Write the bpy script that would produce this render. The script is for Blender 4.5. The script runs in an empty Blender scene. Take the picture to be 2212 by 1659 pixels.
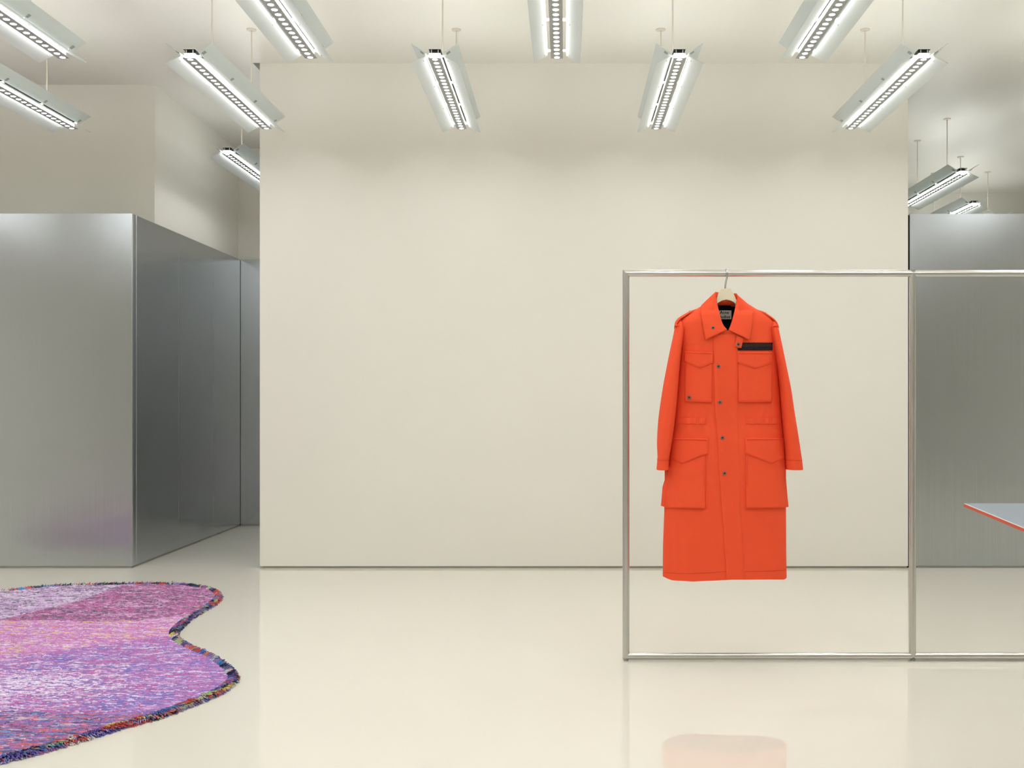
import bpy, math, random
from mathutils import Vector, noise

# ------------------------------------------------------------------ camera, world, exposure
FPX, CX, CY, CAMH = 2200.0, 1222.0, 861.0, 1.2      # focal length / principal point (2212x1659 frame), eye height
W, H = 2212.0, 1659.0
scene = bpy.context.scene
COL = scene.collection
cam_d = bpy.data.cameras.new('camera')
cam = bpy.data.objects.new('camera', cam_d); COL.objects.link(cam)
cam.location = (0, 0, CAMH); cam.rotation_euler = (math.pi/2, 0, 0)
cam_d.sensor_width = 36.0; cam_d.lens = FPX/W*36.0
cam_d.shift_x = -(CX-W/2)/W; cam_d.shift_y = (CY-H/2)/W
cam_d.clip_start = 0.05; cam_d.clip_end = 100
scene.camera = cam

world = bpy.data.worlds.new('world'); scene.world = world
world.use_nodes = True
world.node_tree.nodes['Background'].inputs[0].default_value = (0.9, 0.95, 1.0, 1)
world.node_tree.nodes['Background'].inputs[1].default_value = 0.02
LED_POWER, SIDE_POWER, BEAM_POWER, UP_POWER = 5.0, 20.5, 6.4, 12.0                    # emission of the LED lenses, light box, beams and the added strips brightening the ceiling
vs = scene.view_settings
vs.view_transform = 'Standard'; vs.look = 'None'; vs.gamma = 1.0; vs.exposure = 0.0
vs.use_curve_mapping = False
scene.cycles.use_denoising = True
scene.cycles.max_bounces = 8; scene.cycles.diffuse_bounces = 6; scene.cycles.glossy_bounces = 4
scene.cycles.use_adaptive_sampling = True; scene.cycles.adaptive_threshold = 0.06; scene.cycles.adaptive_min_samples = 16
scene.cycles.sample_clamp_indirect = 6.0
scene.cycles.use_light_tree = False
scene.cycles.caustics_reflective = True; scene.cycles.caustics_refractive = False
random.seed(7)

# ------------------------------------------------------------------ helpers
def px(x, y, d):
    """a measured picture point at depth d -> world point"""
    return Vector(((x-CX)*d/FPX, d, CAMH-(y-CY)*d/FPX))
def pf(x, y):
    """a measured picture point on the floor -> plan (X, Y)"""
    d = FPX*CAMH/(y-CY)
    return ((x-CX)*d/FPX, d)
def lerp(a, b, t): return a+(b-a)*t
def interp(tab, v):
    if v <= tab[0][0]: return tab[0][1]
    for (a, fa), (b, fb) in zip(tab, tab[1:]):
        if v <= b: return lerp(fa, fb, (v-a)/(b-a))
    return tab[-1][1]
def smooth(tab, v):
    """cosine-eased table lookup (Catmull-Rom)"""
    n = len(tab)
    if v <= tab[0][0]: return tab[0][1]
    if v >= tab[-1][0]: return tab[-1][1]
    for i in range(n-1):
        if v <= tab[i+1][0]:
            x0, y0 = tab[i]; x1, y1 = tab[i+1]
            t = (v-x0)/(x1-x0)
            m0 = (y1-tab[i-1][1])/(x1-tab[i-1][0])*(x1-x0) if i > 0 else (y1-y0)
            m1 = (tab[i+2][1]-y0)/(tab[i+2][0]-x0)*(x1-x0) if i+2 < n else (y1-y0)
            return (2*t**3-3*t**2+1)*y0+(t**3-2*t**2+t)*m0+(-2*t**3+3*t**2)*y1+(t**3-t**2)*m1

class MB:
    def __init__(s): s.v, s.f, s.m, s.c = [], [], [], []
    def box(s, x0, x1, y0, y1, z0, z1, mi=0):
        b = len(s.v)
        s.v += [(x, y, z) for z in (z0, z1) for y in (y0, y1) for x in (x0, x1)]
        for q in ((0,2,3,1), (4,5,7,6), (0,1,5,4), (2,6,7,3), (0,4,6,2), (1,3,7,5)):
            s.f.append(tuple(b+i for i in q)); s.m.append(mi)
        return s
    def bevel_box(s, x0, x1, y0, y1, z0, z1, r):
        b = len(s.v)
        pts = []
        for z, e in ((z0, r), (z0+r, 0), (z1-r, 0), (z1, r)):
            for (x, y) in ((x0+r+e*0, y0+e), (x1-r, y0+e), (x1-e, y0+r), (x1-e, y1-r), (x1-r, y1-e), (x0+r, y1-e), (x0+e, y1-r), (x0+e, y0+r)):
                pts.append((x, y, z))
        s.v += pts
        s.f.append(tuple(b+i for i in range(7, -1, -1))); s.m.append(0)
        s.f.append(tuple(b+24+i for i in range(8))); s.m.append(0)
        for k in range(3):
            for i in range(8):
                j = (i+1) % 8
                s.f.append((b+k*8+i, b+k*8+j, b+k*8+8+j, b+k*8+8+i)); s.m.append(0)
        return s
    def tube(s, path, r, n=10, cap=True, closed=False):
        b = len(s.v); P = [Vector(p) for p in path]; m = len(P)
        rr = r if isinstance(r, (list, tuple)) else [r]*m
        up = None
        for i, p in enumerate(P):
            t = (P[min(i+1, m-1)]-P[max(i-1, 0)]).normalized()
            if up is None:
                up = Vector((0, 0, 1)) if abs(t.z) < 0.9 else Vector((1, 0, 0))
            a = (up - t*up.dot(t)).normalized(); up = a; c = t.cross(a)
            for k in range(n):
                th = 2*math.pi*k/n
                s.v.append(tuple(p+a*rr[i]*math.cos(th)+c*rr[i]*math.sin(th)))
        for i in range(m-1):
            for k in range(n):
                s.f.append((b+i*n+k, b+i*n+(k+1) % n, b+(i+1)*n+(k+1) % n, b+(i+1)*n+k)); s.m.append(0)
        if cap:
            s.f.append(tuple(b+k for k in range(n-1, -1, -1))); s.m.append(0)
            s.f.append(tuple(b+(m-1)*n+k for k in range(n))); s.m.append(0)
        return s
    def lathe(s, prof, axis_o, n=16, axis='z'):
        """prof: list of (r, h) ; revolves about an axis through axis_o"""
        b = len(s.v); o = axis_o
        for r, h in prof:
            for k in range(n):
                a = 2*math.pi*k/n; ca, sa = r*math.cos(a), r*math.sin(a)
                if axis == 'z': s.v.append((o[0]+ca, o[1]+sa, o[2]+h))
                elif axis == 'y': s.v.append((o[0]+ca, o[1]+h, o[2]+sa))
                else: s.v.append((o[0]+h, o[1]+ca, o[2]+sa))
        for i in range(len(prof)-1):
            for k in range(n):
                s.f.append((b+i*n+k, b+i*n+(k+1) % n, b+(i+1)*n+(k+1) % n, b+(i+1)*n+k)); s.m.append(0)
        s.f.append(tuple(b+k for k in range(n-1, -1, -1))); s.m.append(0)
        e = b+(len(prof)-1)*n
        s.f.append(tuple(e+k for k in range(n))); s.m.append(0)
        return s
    def prism(s, pts, y0, y1):
        """pts: (x, z) outline extruded from y0 to y1"""
        b = len(s.v); n = len(pts)
        s.v += [(x, y0, z) for x, z in pts]+[(x, y1, z) for x, z in pts]
        s.f.append(tuple(b+i for i in range(n))); s.f.append(tuple(b+n+i for i in range(n-1, -1, -1)))
        s.m += [0, 0]
        for i in range(n):
            j = (i+1) % n
            s.f.append((b+i, b+n+i, b+n+j, b+j)); s.m.append(0)
        return s
    def mesh(s, name, mats, smooth=False):
        me = bpy.data.meshes.new(name)
        me.from_pydata([tuple(v) for v in s.v], [], s.f)
        if not isinstance(mats, (list, tuple)): mats = [mats]
        for m in mats: me.materials.append(m)
        me.polygons.foreach_set('material_index', s.m)
        if s.c:
            ca = me.color_attributes.new('Col', 'FLOAT_COLOR', 'POINT')
            ca.data.foreach_set('color', [q for c in s.c for q in (c[0], c[1], c[2], 1.0)])
        me.validate(); me.update()
        if smooth:
            import bmesh
            bm = bmesh.new(); bm.from_mesh(me); bmesh.ops.recalc_face_normals(bm, faces=bm.faces); bm.to_mesh(me); bm.free()
            me.polygons.foreach_set('use_smooth', [True]*len(me.polygons))
            try: me.set_sharp_from_angle(angle=math.radians(40 if smooth is True else smooth))
            except Exception: pass
        else:
            import bmesh
            bm = bmesh.new(); bm.from_mesh(me); bmesh.ops.recalc_face_normals(bm, faces=bm.faces); bm.to_mesh(me); bm.free()
        return me
    def build(s, name, mats, parent=None, smooth=False):
        return link(name, s.mesh(name, mats, smooth), parent)
def link(name, data, parent=None, loc=None):
    o = bpy.data.objects.new(name, data); COL.objects.link(o)
    if parent is not None: o.parent = parent
    if loc is not None: o.location = loc
    return o
def tag(o, label=None, cat=None, group=None, kind=None):
    if label: o['label'] = label
    if cat: o['category'] = cat
    if group: o['group'] = group
    if kind: o['kind'] = kind
    return o
def root(name, loc, label=None, cat=None, group=None, kind=None):
    return tag(link(name, None, None, loc), label, cat, group, kind)
def build_at(mb, name, mat, parent, sm=False):
    """world-space mesh placed under a parent that sits at an offset"""
    o = mb.build(name, mat, parent, sm)
    l = parent.location; p = parent.parent
    off = Vector(l)
    while p is not None:
        off += p.location; p = p.parent
    if parent.type == 'EMPTY' or off.length > 0:
        o.location = -off
    return o

# ------------------------------------------------------------------ materials
def srgb(r, g, b):
    return tuple((c/255/12.92 if c/255 <= .04045 else ((c/255+.055)/1.055)**2.4) for c in (r, g, b))
def mat(name, col, rough=.5, metal=0., spec=.5, noise_amt=0., noise_scale=8., bump=0., bump_scale=400., stretch=None, coat=0., rough_var=0.):
    m = bpy.data.materials.new(name); m.use_nodes = True
    nt = m.node_tree; b = nt.nodes['Principled BSDF']
    b.inputs['Base Color'].default_value = (*col, 1); b.inputs['Roughness'].default_value = rough
    b.inputs['Metallic'].default_value = metal; b.inputs['Specular IOR Level'].default_value = spec
    if coat: b.inputs['Coat Weight'].default_value = coat; b.inputs['Coat Roughness'].default_value = .04
    tc = nt.nodes.new('ShaderNodeTexCoord'); src = tc.outputs['Object']
    if stretch:
        mp = nt.nodes.new('ShaderNodeMapping'); mp.inputs['Scale'].default_value = stretch
        nt.links.new(src, mp.inputs['Vector']); src = mp.outputs['Vector']
    if noise_amt or rough_var:
        n = nt.nodes.new('ShaderNodeTexNoise'); n.inputs['Scale'].default_value = noise_scale; n.inputs['Detail'].default_value = 2
        nt.links.new(src, n.inputs['Vector'])
        if noise_amt:
            mx = nt.nodes.new('ShaderNodeMix'); mx.data_type = 'RGBA'
            mx.inputs['A'].default_value = (*[max(0, c*(1-noise_amt)) for c in col], 1)
            mx.inputs['B'].default_value = (*[min(1, c*(1+noise_amt)) for c in col], 1)
            nt.links.new(n.outputs['Fac'], mx.inputs['Factor']); nt.links.new(mx.outputs['Result'], b.inputs['Base Color'])
        if rough_var:
            mr = nt.nodes.new('ShaderNodeMapRange')
            mr.inputs['To Min'].default_value = rough-rough_var; mr.inputs['To Max'].default_value = rough+rough_var
            nt.links.new(n.outputs['Fac'], mr.inputs['Value']); nt.links.new(mr.outputs['Result'], b.inputs['Roughness'])
    if bump:
        n2 = nt.nodes.new('ShaderNodeTexNoise'); n2.inputs['Scale'].default_value = bump_scale; n2.inputs['Detail'].default_value = 1
        nt.links.new(src, n2.inputs['Vector'])
        bp = nt.nodes.new('ShaderNodeBump'); bp.inputs['Strength'].default_value = bump; bp.inputs['Distance'].default_value = .002
        nt.links.new(n2.outputs['Fac'], bp.inputs['Height']); nt.links.new(bp.outputs['Normal'], b.inputs['Normal'])
    return m
def emit(name, col, strength):
    m = bpy.data.materials.new(name); m.use_nodes = True
    b = m.node_tree.nodes['Principled BSDF']
    b.inputs['Base Color'].default_value = (*col, 1)
    b.inputs['Emission Color'].default_value = (*col, 1); b.inputs['Emission Strength'].default_value = strength
    return m
def attr_mat(name, rough=.85, fine=0.25):
    m = bpy.data.materials.new(name); m.use_nodes = True
    nt = m.node_tree; b = nt.nodes['Principled BSDF']; b.inputs['Roughness'].default_value = rough
    b.inputs['Specular IOR Level'].default_value = .15
    a = nt.nodes.new('ShaderNodeAttribute'); a.attribute_name = 'Col'
    tc = nt.nodes.new('ShaderNodeTexCoord'); n = nt.nodes.new('ShaderNodeTexNoise'); n.inputs['Scale'].default_value = 160
    nt.links.new(tc.outputs['Object'], n.inputs['Vector'])
    mr = nt.nodes.new('ShaderNodeMapRange'); mr.inputs['From Min'].default_value = .3; mr.inputs['From Max'].default_value = .7
    mr.inputs['To Min'].default_value = 1-fine; mr.inputs['To Max'].default_value = 1+fine
    nt.links.new(n.outputs['Fac'], mr.inputs['Value'])
    mx = nt.nodes.new('ShaderNodeVectorMath'); mx.operation = 'SCALE'
    nt.links.new(a.outputs['Color'], mx.inputs[0]); nt.links.new(mr.outputs['Result'], mx.inputs['Scale'])
    nt.links.new(mx.outputs['Vector'], b.inputs['Base Color'])
    return m

M = {}
M['wall'] = mat('cream wall paint', srgb(224, 222, 213), .5, spec=.3, noise_amt=.012, noise_scale=1.5)
M['ceiling'] = mat('ceiling paint', srgb(227, 226, 218), .38, spec=.35, noise_amt=.012, noise_scale=1.2)
M['floor'] = mat('poured cream floor', srgb(217, 213, 202), .012, spec=.5, noise_amt=.012, noise_scale=.9, bump=.006, bump_scale=2.5)
M['steel'] = mat('brushed steel cladding', (.55, .575, .605), .24, metal=1, noise_amt=.035, noise_scale=2.0, stretch=(60, 60, .5), rough_var=.03, bump=.02, bump_scale=6)
M['strip'] = mat('steel base strip', (.42, .41, .38), .4, metal=1, noise_amt=.03)
M['dark'] = mat('dark shadow gap', (.03, .028, .025), .8, noise_amt=.1)
M['tube'] = mat('satin steel tube', (.60, .585, .56), .27, metal=1, noise_amt=.015, noise_scale=30)
M['hook'] = mat('polished steel hook', (.62, .64, .66), .15, metal=1, noise_amt=.02)
M['hanger'] = mat('ivory hanger lacquer', srgb(226, 214, 186), .35, noise_amt=.02, noise_scale=12)
M['orange'] = mat('orange cotton twill', srgb(230, 80, 46), .8, spec=.2, noise_amt=.03, noise_scale=25, bump=.15, bump_scale=900)
M['stitch'] = mat('orange stitching', srgb(205, 58, 32), .8, spec=.2, noise_amt=.05, noise_scale=300)
M['lining'] = mat('black lining', (.006, .006, .007), .85, spec=.2, noise_amt=.2, noise_scale=50)
M['labelcloth'] = mat('woven label', srgb(205, 198, 186), .7, noise_amt=.06, noise_scale=90)
M['ink'] = mat('label lettering', (.015, .014, .013), .8, noise_amt=.1)
M['snap'] = mat('gunmetal snap', (.30, .30, .29), .3, metal=1, noise_amt=.1, noise_scale=60)
M['snapdark'] = mat('snap socket', (.04, .035, .03), .4, metal=1, noise_amt=.1)
M['tapebrown'] = mat('brown woven tape', srgb(48, 24, 14), .95, noise_amt=.35, noise_scale=140, stretch=(1, 1, 6))
M['tapenavy'] = mat('navy woven tape', srgb(22, 14, 34), .95, noise_amt=.3, noise_scale=140)
M['tapeblack'] = mat('black brown tape', srgb(24, 12, 9), .95, noise_amt=.35, noise_scale=140)
M['wing'] = mat('white lacquered sheet', srgb(236, 240, 239), .5, spec=.3, noise_amt=.01, noise_scale=20)
def translucent(m, amt, col):
    nt = m.node_tree; b = nt.nodes['Principled BSDF']; o = nt.nodes['Material Output']
    t = nt.nodes.new('ShaderNodeBsdfTranslucent'); t.inputs['Color'].default_value = (*col, 1)
    x = nt.nodes.new('ShaderNodeMixShader'); x.inputs['Fac'].default_value = amt
    nt.links.new(b.outputs[0], x.inputs[1]); nt.links.new(t.outputs[0], x.inputs[2]); nt.links.new(x.outputs[0], o.inputs['Surface'])
translucent(M['wing'], .42, srgb(236, 240, 239))
M['plate'] = mat('grey aluminium plate', srgb(176, 181, 179), .55, spec=.3, metal=.0, noise_amt=.04, noise_scale=60)
M['white'] = mat('white metal', srgb(235, 238, 236), .4, noise_amt=.02)
M['clip'] = mat('grey clip', srgb(160, 166, 163), .5, noise_amt=.06, noise_scale=80)
M['rod'] = mat('rod lacquer', srgb(206, 199, 185), .45, noise_amt=.02)
M['black'] = mat('black channel', (.025, .03, .028), .5, noise_amt=.15, noise_scale=60)
M['led'] = emit('LED lens', (1, 1, .985), LED_POWER)
M['box'] = emit('light box', (.99, 1, .99), SIDE_POWER)
M['up'] = emit('uplight strip', (1, 1, .985), UP_POWER)
M['led'].cycles.emission_sampling='NONE'
M['tabletop'] = mat('grey blue tabletop', srgb(124, 132, 142), .35, spec=.5, noise_amt=.02, noise_scale=5)
M['tableedge'] = mat('orange red table edge', srgb(190, 72, 42), .5, noise_amt=.05, noise_scale=40)
M['tablerim'] = mat('pale table rim', srgb(176, 182, 182), .35, noise_amt=.02)
M['rugbase'] = mat('rug backing', srgb(120, 80, 120), .95, noise_amt=.3, noise_scale=80)
M['yarn'] = attr_mat('rug yarn')

# ------------------------------------------------------------------ room
DW = 7.2                       # plane of the cream partition and of the steel fronts
ZC = CAMH+(CY-136)*DW/FPX      # ceiling height
ZM = CAMH+(CY-461)*DW/FPX      # height of the steel cladding
XL, XR = (561.3-CX)*DW/FPX, (1961.5-CX)*DW/FPX
XS = (285-CX)*DW/FPX           # corner of the steel volume
YB, YU, YR = 9.6, 7.70, 11.75  # corridor end, set-back upper wall, rear room end
X0, X1, YF = -6.6, 6.6, -4.2

def S(o): o['kind'] = 'structure'; return o
S(MB().box(X0, X1, YF, 12, -.2, 0).build('floor', M['floor']))
# ceiling with the slot that receives the partition
gap = .05
m = MB()
sx0, sx1, sy0, sy1 = XL-gap, XR+.0, DW, DW+.26
m.box(X0, X1, YF, sy0, ZC, ZC+.3); m.box(X0, sx0, sy0, sy1, ZC, ZC+.3)
m.box(sx1, X1, sy0, sy1, ZC, ZC+.3); m.box(X0, X1, sy1, 12, ZC, ZC+.3)
S(m.build('ceiling', M['ceiling']))
S(MB().box(sx0-.02, sx1+.02, sy0-.02, sy1+.02, ZC+.3, ZC+.34).build('slot_shade_lid_1', M['dark']))  # dark lid over the slot, the recess's shade put into its colour
# cream partition hovering over its recessed base strip
S(MB().box(XL, XR, DW, DW+.22, .016, ZC+.28).build('wall_back', M['wall']))
S(MB().box(XL+.027, XR-.004, DW+.012, DW+.2, .0, .0165).build('baseboard_back', M['strip']))

def cladding(name, panels, strips, core):
    """steel cladding: every sheet is a panel of its own"""
    o = link(name, None); S(o)
    for b in panels: MB().bevel_box(*b, .0015).build('panel', M['steel'], o)
    for b in strips: MB().box(*b).build('base_strip', M['strip'], o)
    for b in core: MB().box(*b).build('core', M['dark'], o)
    return o
g, t = .0018, .012
zb = .014
panels = []
# front face, sheets going left from the corner
xs = [XS, XS-1.35, XS-2.70, X0]
for a, b in zip(xs, xs[1:]): panels.append((b+g, a-(0 if a != XS else .0), DW, DW+t, zb, ZM))
# corridor side
ys = [DW+t, DW+.075, 8.07, 8.86, YB-.001]
for a, b in zip(ys, ys[1:]): panels.append((XS-t, XS, a+g, b-g, zb, ZM))
# corridor end
xe = [XS-.02, -2.28, -1.49, -.70]
for a, b in zip(xe, xe[1:]): panels.append((a+g+(.0195 if a == xe[0] else 0), b-g, YB, YB+t, zb, ZM))
strips = [(X0, XS-.004, DW+.004, DW+.02, 0, zb-.002), (XS-.02, XS-.004, DW+.0201, YB, 0, zb-.002), (XS, -.7, YB+.004, YB+.02, 0, zb-.002)]
core = [(X0, XS-t-.001, DW+t+.001, YB+.5, .0, ZM-.004), (XS-t-.001, -.7, YB+t+.001, YB+.3, 0, ZM-.004)]
cladding('wall_left', panels, strips, core)
xw = (334-CX)*YU/FPX
S(MB().box(X0, xw, YU, YU+.3, ZM-.05, ZC).build('wall_left_upper', M['wall']))
S(MB().box(xw-.3, xw, YU+.3, YB+.3, ZM-.05, ZC).build('wall_left_return', M['wall']))
S(MB().box(xw-.3, 2.3, YB+.06, YB+.3, ZM-.05, ZC).build('wall_corridor_end', M['wall']))
S(MB().box(2.15, 2.3, DW+.2, 12, 0, ZC).build('wall_cross', M['wall']))
# right steel volume
xr0 = (1966-CX)*DW/FPX
panels = []
xs = [xr0, xr0+1.5, xr0+3.0, X1]
for a, b in zip(xs, xs[1:]): panels.append((a+g, b-g, DW+.01, DW+.01+t, zb, ZM))
panels.append((xr0-.012, xr0-.002, DW+.035, DW+.3, zb, ZM-.012))
cladding('wall_right', panels, [(xr0+.004, X1, DW+.014, DW+.03, 0, zb-.002)], [(xr0+.002, X1, DW+.01+t+.001, DW+.3, 0, ZM-.004)])
S(MB().box(2.3, X1, YR, YR+.2, 0, ZC).build('wall_rear', M['wall']))
# the room behind and beside the viewer
S(MB().box(X0, X1, YF-.2, YF, 0, ZC).build('wall_front', M['wall']))
S(MB().box(X0-.2, X0, YF, 12, 0, ZC).build('wall_side_left', M['wall']))
S(MB().box(X1, X1+.2, YF, 12, 0, ZC).build('wall_side_right', M['wall']))

# ------------------------------------------------------------------ pendant lights
LF, ZL, PITCH = 1.43, CAMH+1.824, .0607
def fixture_parts():
    P = []
    # LED plate (its underside is z = 0, the near end y = 0)
    P.append(('led_plate', MB().box(-.0325, .0325, 0, LF, 0, .003).mesh('led_plate', M['plate']), (0, 0, 0), None, None))
    sc_ = MB()
    for k in range(12):
        y = .017+PITCH*(2*k+1)+PITCH*.5-.004
        for x in (-.018, .018): sc_.lathe([(.0024, 0), (.0024, .002)], (x, min(y, LF-.005), -.0018), 6)
    P.append(('screws', sc_.mesh('screws', M['snap']), (0, 0, 0), 'led_plate', 'stuff'))
    lens = MB().lathe([(.0150, .0005), (.0145, -.0010), (.0100, -.0020), (.0035, -.0025)], (0, 0, 0), 14).mesh('led_lens', M['led'], smooth=60)
    for k in range(24):
        P.append(('led_lens', lens, (0, .017+PITCH*k, 0), None, None))
    P.append(('light_box', MB().box(-.024, .024, .012, LF-.03, .004, .027).mesh('light_box', M['box']), (0, 0, 0), None, None))
    so = MB()
    for k in range(12):
        y = .017+PITCH*(2*k)+.02
        for x in (-.0285, .0285): so.lathe([(.0020, .002), (.0020, .029)], (x, y, 0), 6)
    P.append(('standoffs', so.mesh('standoffs', M['clip']), (0, 0, 0), None, 'stuff'))
    P.append(('middle_plate', MB().box(-.031, .031, 0, LF-.03, .0275, .0305).mesh('middle_plate', M['white']), (0, 0, 0), None, None))
    so = MB()
    for y in (.008,):
        for x in (-.018, .018): so.lathe([(.0025, .03), (.0025, .05)], (x, y, 0), 8)
    P.append(('posts', so.mesh('posts', M['white']), (0, 0, 0), None, 'stuff'))
    P.append(('driver_channel', MB().box(-.029, .029, .02, LF-.04, .0300, .0500).mesh('driver_channel', M['black']), (0, 0, 0), None, None))
    P.append(('top_plate', MB().box(-.0325, .0325, 0, LF-.02, .0500, .0530).mesh('top_plate', M['white']), (0, 0, 0), None, None))
    P.append(('added_uplight', MB().box(-.020, .020, .06, LF-.08, .0528, .0545).mesh('added_uplight', M['up']), (0, 0, 0), None, None))  # unseen glowing strip, added on top to brighten the ceiling
    P.append(('top_liner', MB().box(-.0318, .0318, .001, LF-.022, .0485, .0503).mesh('top_liner', M['black']), (0, 0, 0), None, None))
    # four wings
    for sx in (-1, 1):
        for (za, zb_) in ((.030, .081), (.012, -.026)):
            xa, xb = .050*sx, .126*sx
            d = Vector((xb-xa, zb_-za)).normalized(); nrm = Vector((-d.y, d.x))*.0014
            pts = [(xa+nrm.x, za+nrm.y), (xb+nrm.x, zb_+nrm.y), (xb-nrm.x, zb_-nrm.y), (xa-nrm.x, za-nrm.y)]
            P.append(('wing', MB().prism(pts, 0, LF-.012).mesh('wing', M['wing']), (0, 0, 0), None, None))
            if zb_ < 0:
                w = MB()
                for f in BR:
                    for dx in (0, .008):
                        c = (xa+.018*sx*d.x*sx*1.0, za+.018*d.y)
                        w.box(c[0]-.0016, c[0]+.0016, f+.012+dx-.0016, f+.012+dx+.0016, c[1]-.0032, c[1]+.0032)
                P.append(('wing_screws', w.mesh('wing_screws', M['clip']), (0, 0, 0), 'wing', 'stuff'))
    # brackets carrying the wings, with their clips
    br = MB()
    br.box(-.055, .055, -.006, .006, .018, .0205); br.box(-.055, .055, -.006, -.0035, .0203, .027)
    for sx in (-1, 1):
        br.box(min(.048*sx, .056*sx), max(.048*sx, .056*sx), -.0062, .0062, .010, .034)
    brm = br.mesh('bracket', M['white'])
    clm = []
    for sx in (-1, 1):
        d = Vector((.076*sx, .051)).normalized(); nrm = Vector((d.y, -d.x))*(1 if sx > 0 else -1)
        a = Vector((.050*sx, .030)); c0 = a+d*.012+nrm*.0015; c1 = a+d*.034+nrm*.0015
        c2, c3 = c1+nrm*.003, c0+nrm*.003
        clm.append(MB().prism([tuple(c0), tuple(c1), tuple(c2), tuple(c3)], -.011, .011).mesh('clip', M['clip']))
    for f in BR:
        P.append(('bracket', brm, (0, f, 0), None, None))
        for c in clm: P.append(('clip', c, (0, f, 0), 'bracket', None))
    # two rods with ceiling roses
    zc = ZC-ZL
    rod = MB().tube([(0, 0, .052), (0, 0, zc-.001)], .0045, 10).mesh('rod', M['rod'], smooth=True)
    rose = MB().lathe([(.0300, zc-.006), (.0308, zc-.004), (.0308, zc+.001)], (0, 0, 0), 24).mesh('ceiling_rose', M['rod'], smooth=True)
    for f in (.355, 1.085):
        P.append(('rod', rod, (0, f, 0), None, None)); P.append(('ceiling_rose', rose, (0, f, 0), None, None))
    kn = MB().lathe([(.006, .052), (.006, .058), (.004, .060)], (0, .02, 0), 10).mesh('knob', M['white'], smooth=True)
    P.append(('knob', kn, (0, 0, 0), None, None))
    return P
BR = (.03, .487, .93, 1.373)
BEAM = bpy.data.lights.new('beam', 'SPOT')            # the LEDs' own downward beam
BEAM.energy = BEAM_POWER; BEAM.spot_size = math.radians(179); BEAM.spot_blend = 1.0; BEAM.shadow_soft_size = .012; BEAM.color = (1, 1, .99)
PARTS = fixture_parts()
def pendant(x, y, label, group=None):
    r = root('pendant_light', (x, y, ZL), label, 'pendant light', group)
    last = {}
    for nm, me, loc, par, kind in PARTS:
        o = link(nm, me, r if par is None else last[par], loc)
        if par is not None: o.location = (0, 0, 0)
        if kind: o['kind'] = kind
        last[nm] = o
    for k in (4, 12, 19):
        link('beam', BEAM, r, (0, .017+PITCH*k, -.016))
    return r
ordn = ['first', 'second', 'third', 'fourth', 'fifth', 'sixth']
R2 = [-3.335, -2.020, -.703, .611, 1.925]; Y2 = 5.462
R1 = [-2.690, -1.366, -.047, 1.265, 2.562]; Y1 = 5.462-LF
GP = 'winged linear pendant lights under the ceiling'
for i, x in enumerate(R2):
    pendant(x, Y2, 'winged white LED pendant in the row nearest the partition, %s from the rug side' % ordn[i], GP)
for i, x in enumerate(R1):
    pendant(x, Y1, 'winged white LED pendant in the row above the clothes rack, %s from the rug side' % ordn[i], GP)
pendant(-2.53, 7.60, 'winged white LED pendant over the steel corridor, partly hidden by the partition', GP)
pendant(3.236, 8.285, 'winged white LED pendant behind the tall steel wall, cut off by the partition edge', GP)
pendant(3.875, 9.640, 'winged white LED pendant behind the steel wall, its lower half hidden by it', GP)
pendant(4.42, 10.31, 'winged white LED pendant behind the steel wall with little but its rod showing', GP)
for k, (yy, row) in enumerate(((Y1-LF, R2+[3.24]), (Y1-2*LF, R1), (Y1-3*LF, R2+[3.24]), (Y1-4.2*LF, R1))):  # rows out of view, added for the light they give
    for x in row:
        pendant(x, yy, 'unseen winged white LED pendant added to the rows over the near end of the room', 'added pendants over the near end of the room')
for (x, y) in ((3.24, Y2), (4.56, Y2), (-4.0, Y1), (-4.66, Y2), (4.56, 8.285), (4.1, 6.95), (-5.3, Y1), (-5.97, Y2), (5.2, Y1), (5.87, Y2), (3.9, Y1), (-4.0, Y1-2*LF), (3.9, Y1-2*LF), (-4.66, Y1-LF)):  # unseen fixtures, added to brighten the sides and ceiling
    pendant(x, y, 'unseen winged white LED pendant added over the room sides', 'added pendants over the room sides')
for (x, y) in ((-1.2, 7.75), (.1, 7.75)):  # hidden fixtures, put in to light the corridor
    pendant(x, y, 'unseen winged white LED pendant added over the steel corridor, wholly behind the partition', 'added pendants behind the partition')

# ------------------------------------------------------------------ clothes rack
DR = FPX*CAMH/566.0
sR = DR/FPX
zt, zbm = CAMH-(590.5-CY)*sR, CAMH-(1417-CY)*sR
xp = [(1352.3-CX)*sR, (1971-CX)*sR]; xp.append(2*xp[1]-xp[0])
rt = .0158
rack = root('clothes_rack', (xp[0], DR, 0), 'satin steel tube clothes rack with rectangular bays carrying the orange coat', 'clothes rack')
def rail(z, a, b):
    # mitred tube: ends cut at 45 degrees towards the frame inside
    m = MB(); n = 20
    for x, sgn in ((a, 1), (b, -1)):
        for k in range(n):
            th = 2*math.pi*k/n; dz = rt*math.sin(th)
            inner = -dz if z > 1 else dz
            m.v.append((x+sgn*(inner), DR+rt*math.cos(th), z+dz))
    for k in range(n):
        m.f.append((k, (k+1) % n, n+(k+1) % n, n+k)); m.m.append(0)
    m.f.append(tuple(range(n))); m.f.append(tuple(range(2*n-1, n-1, -1))); m.m += [0, 0]
    return m
for z, nm in ((zt, 'top_rail'), (zbm, 'bottom_rail')):
    for a, b in ((xp[0], xp[1]), (xp[1], xp[2])):
        build_at(rail(z, a, b), nm, M['tube'], rack, True)
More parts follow.
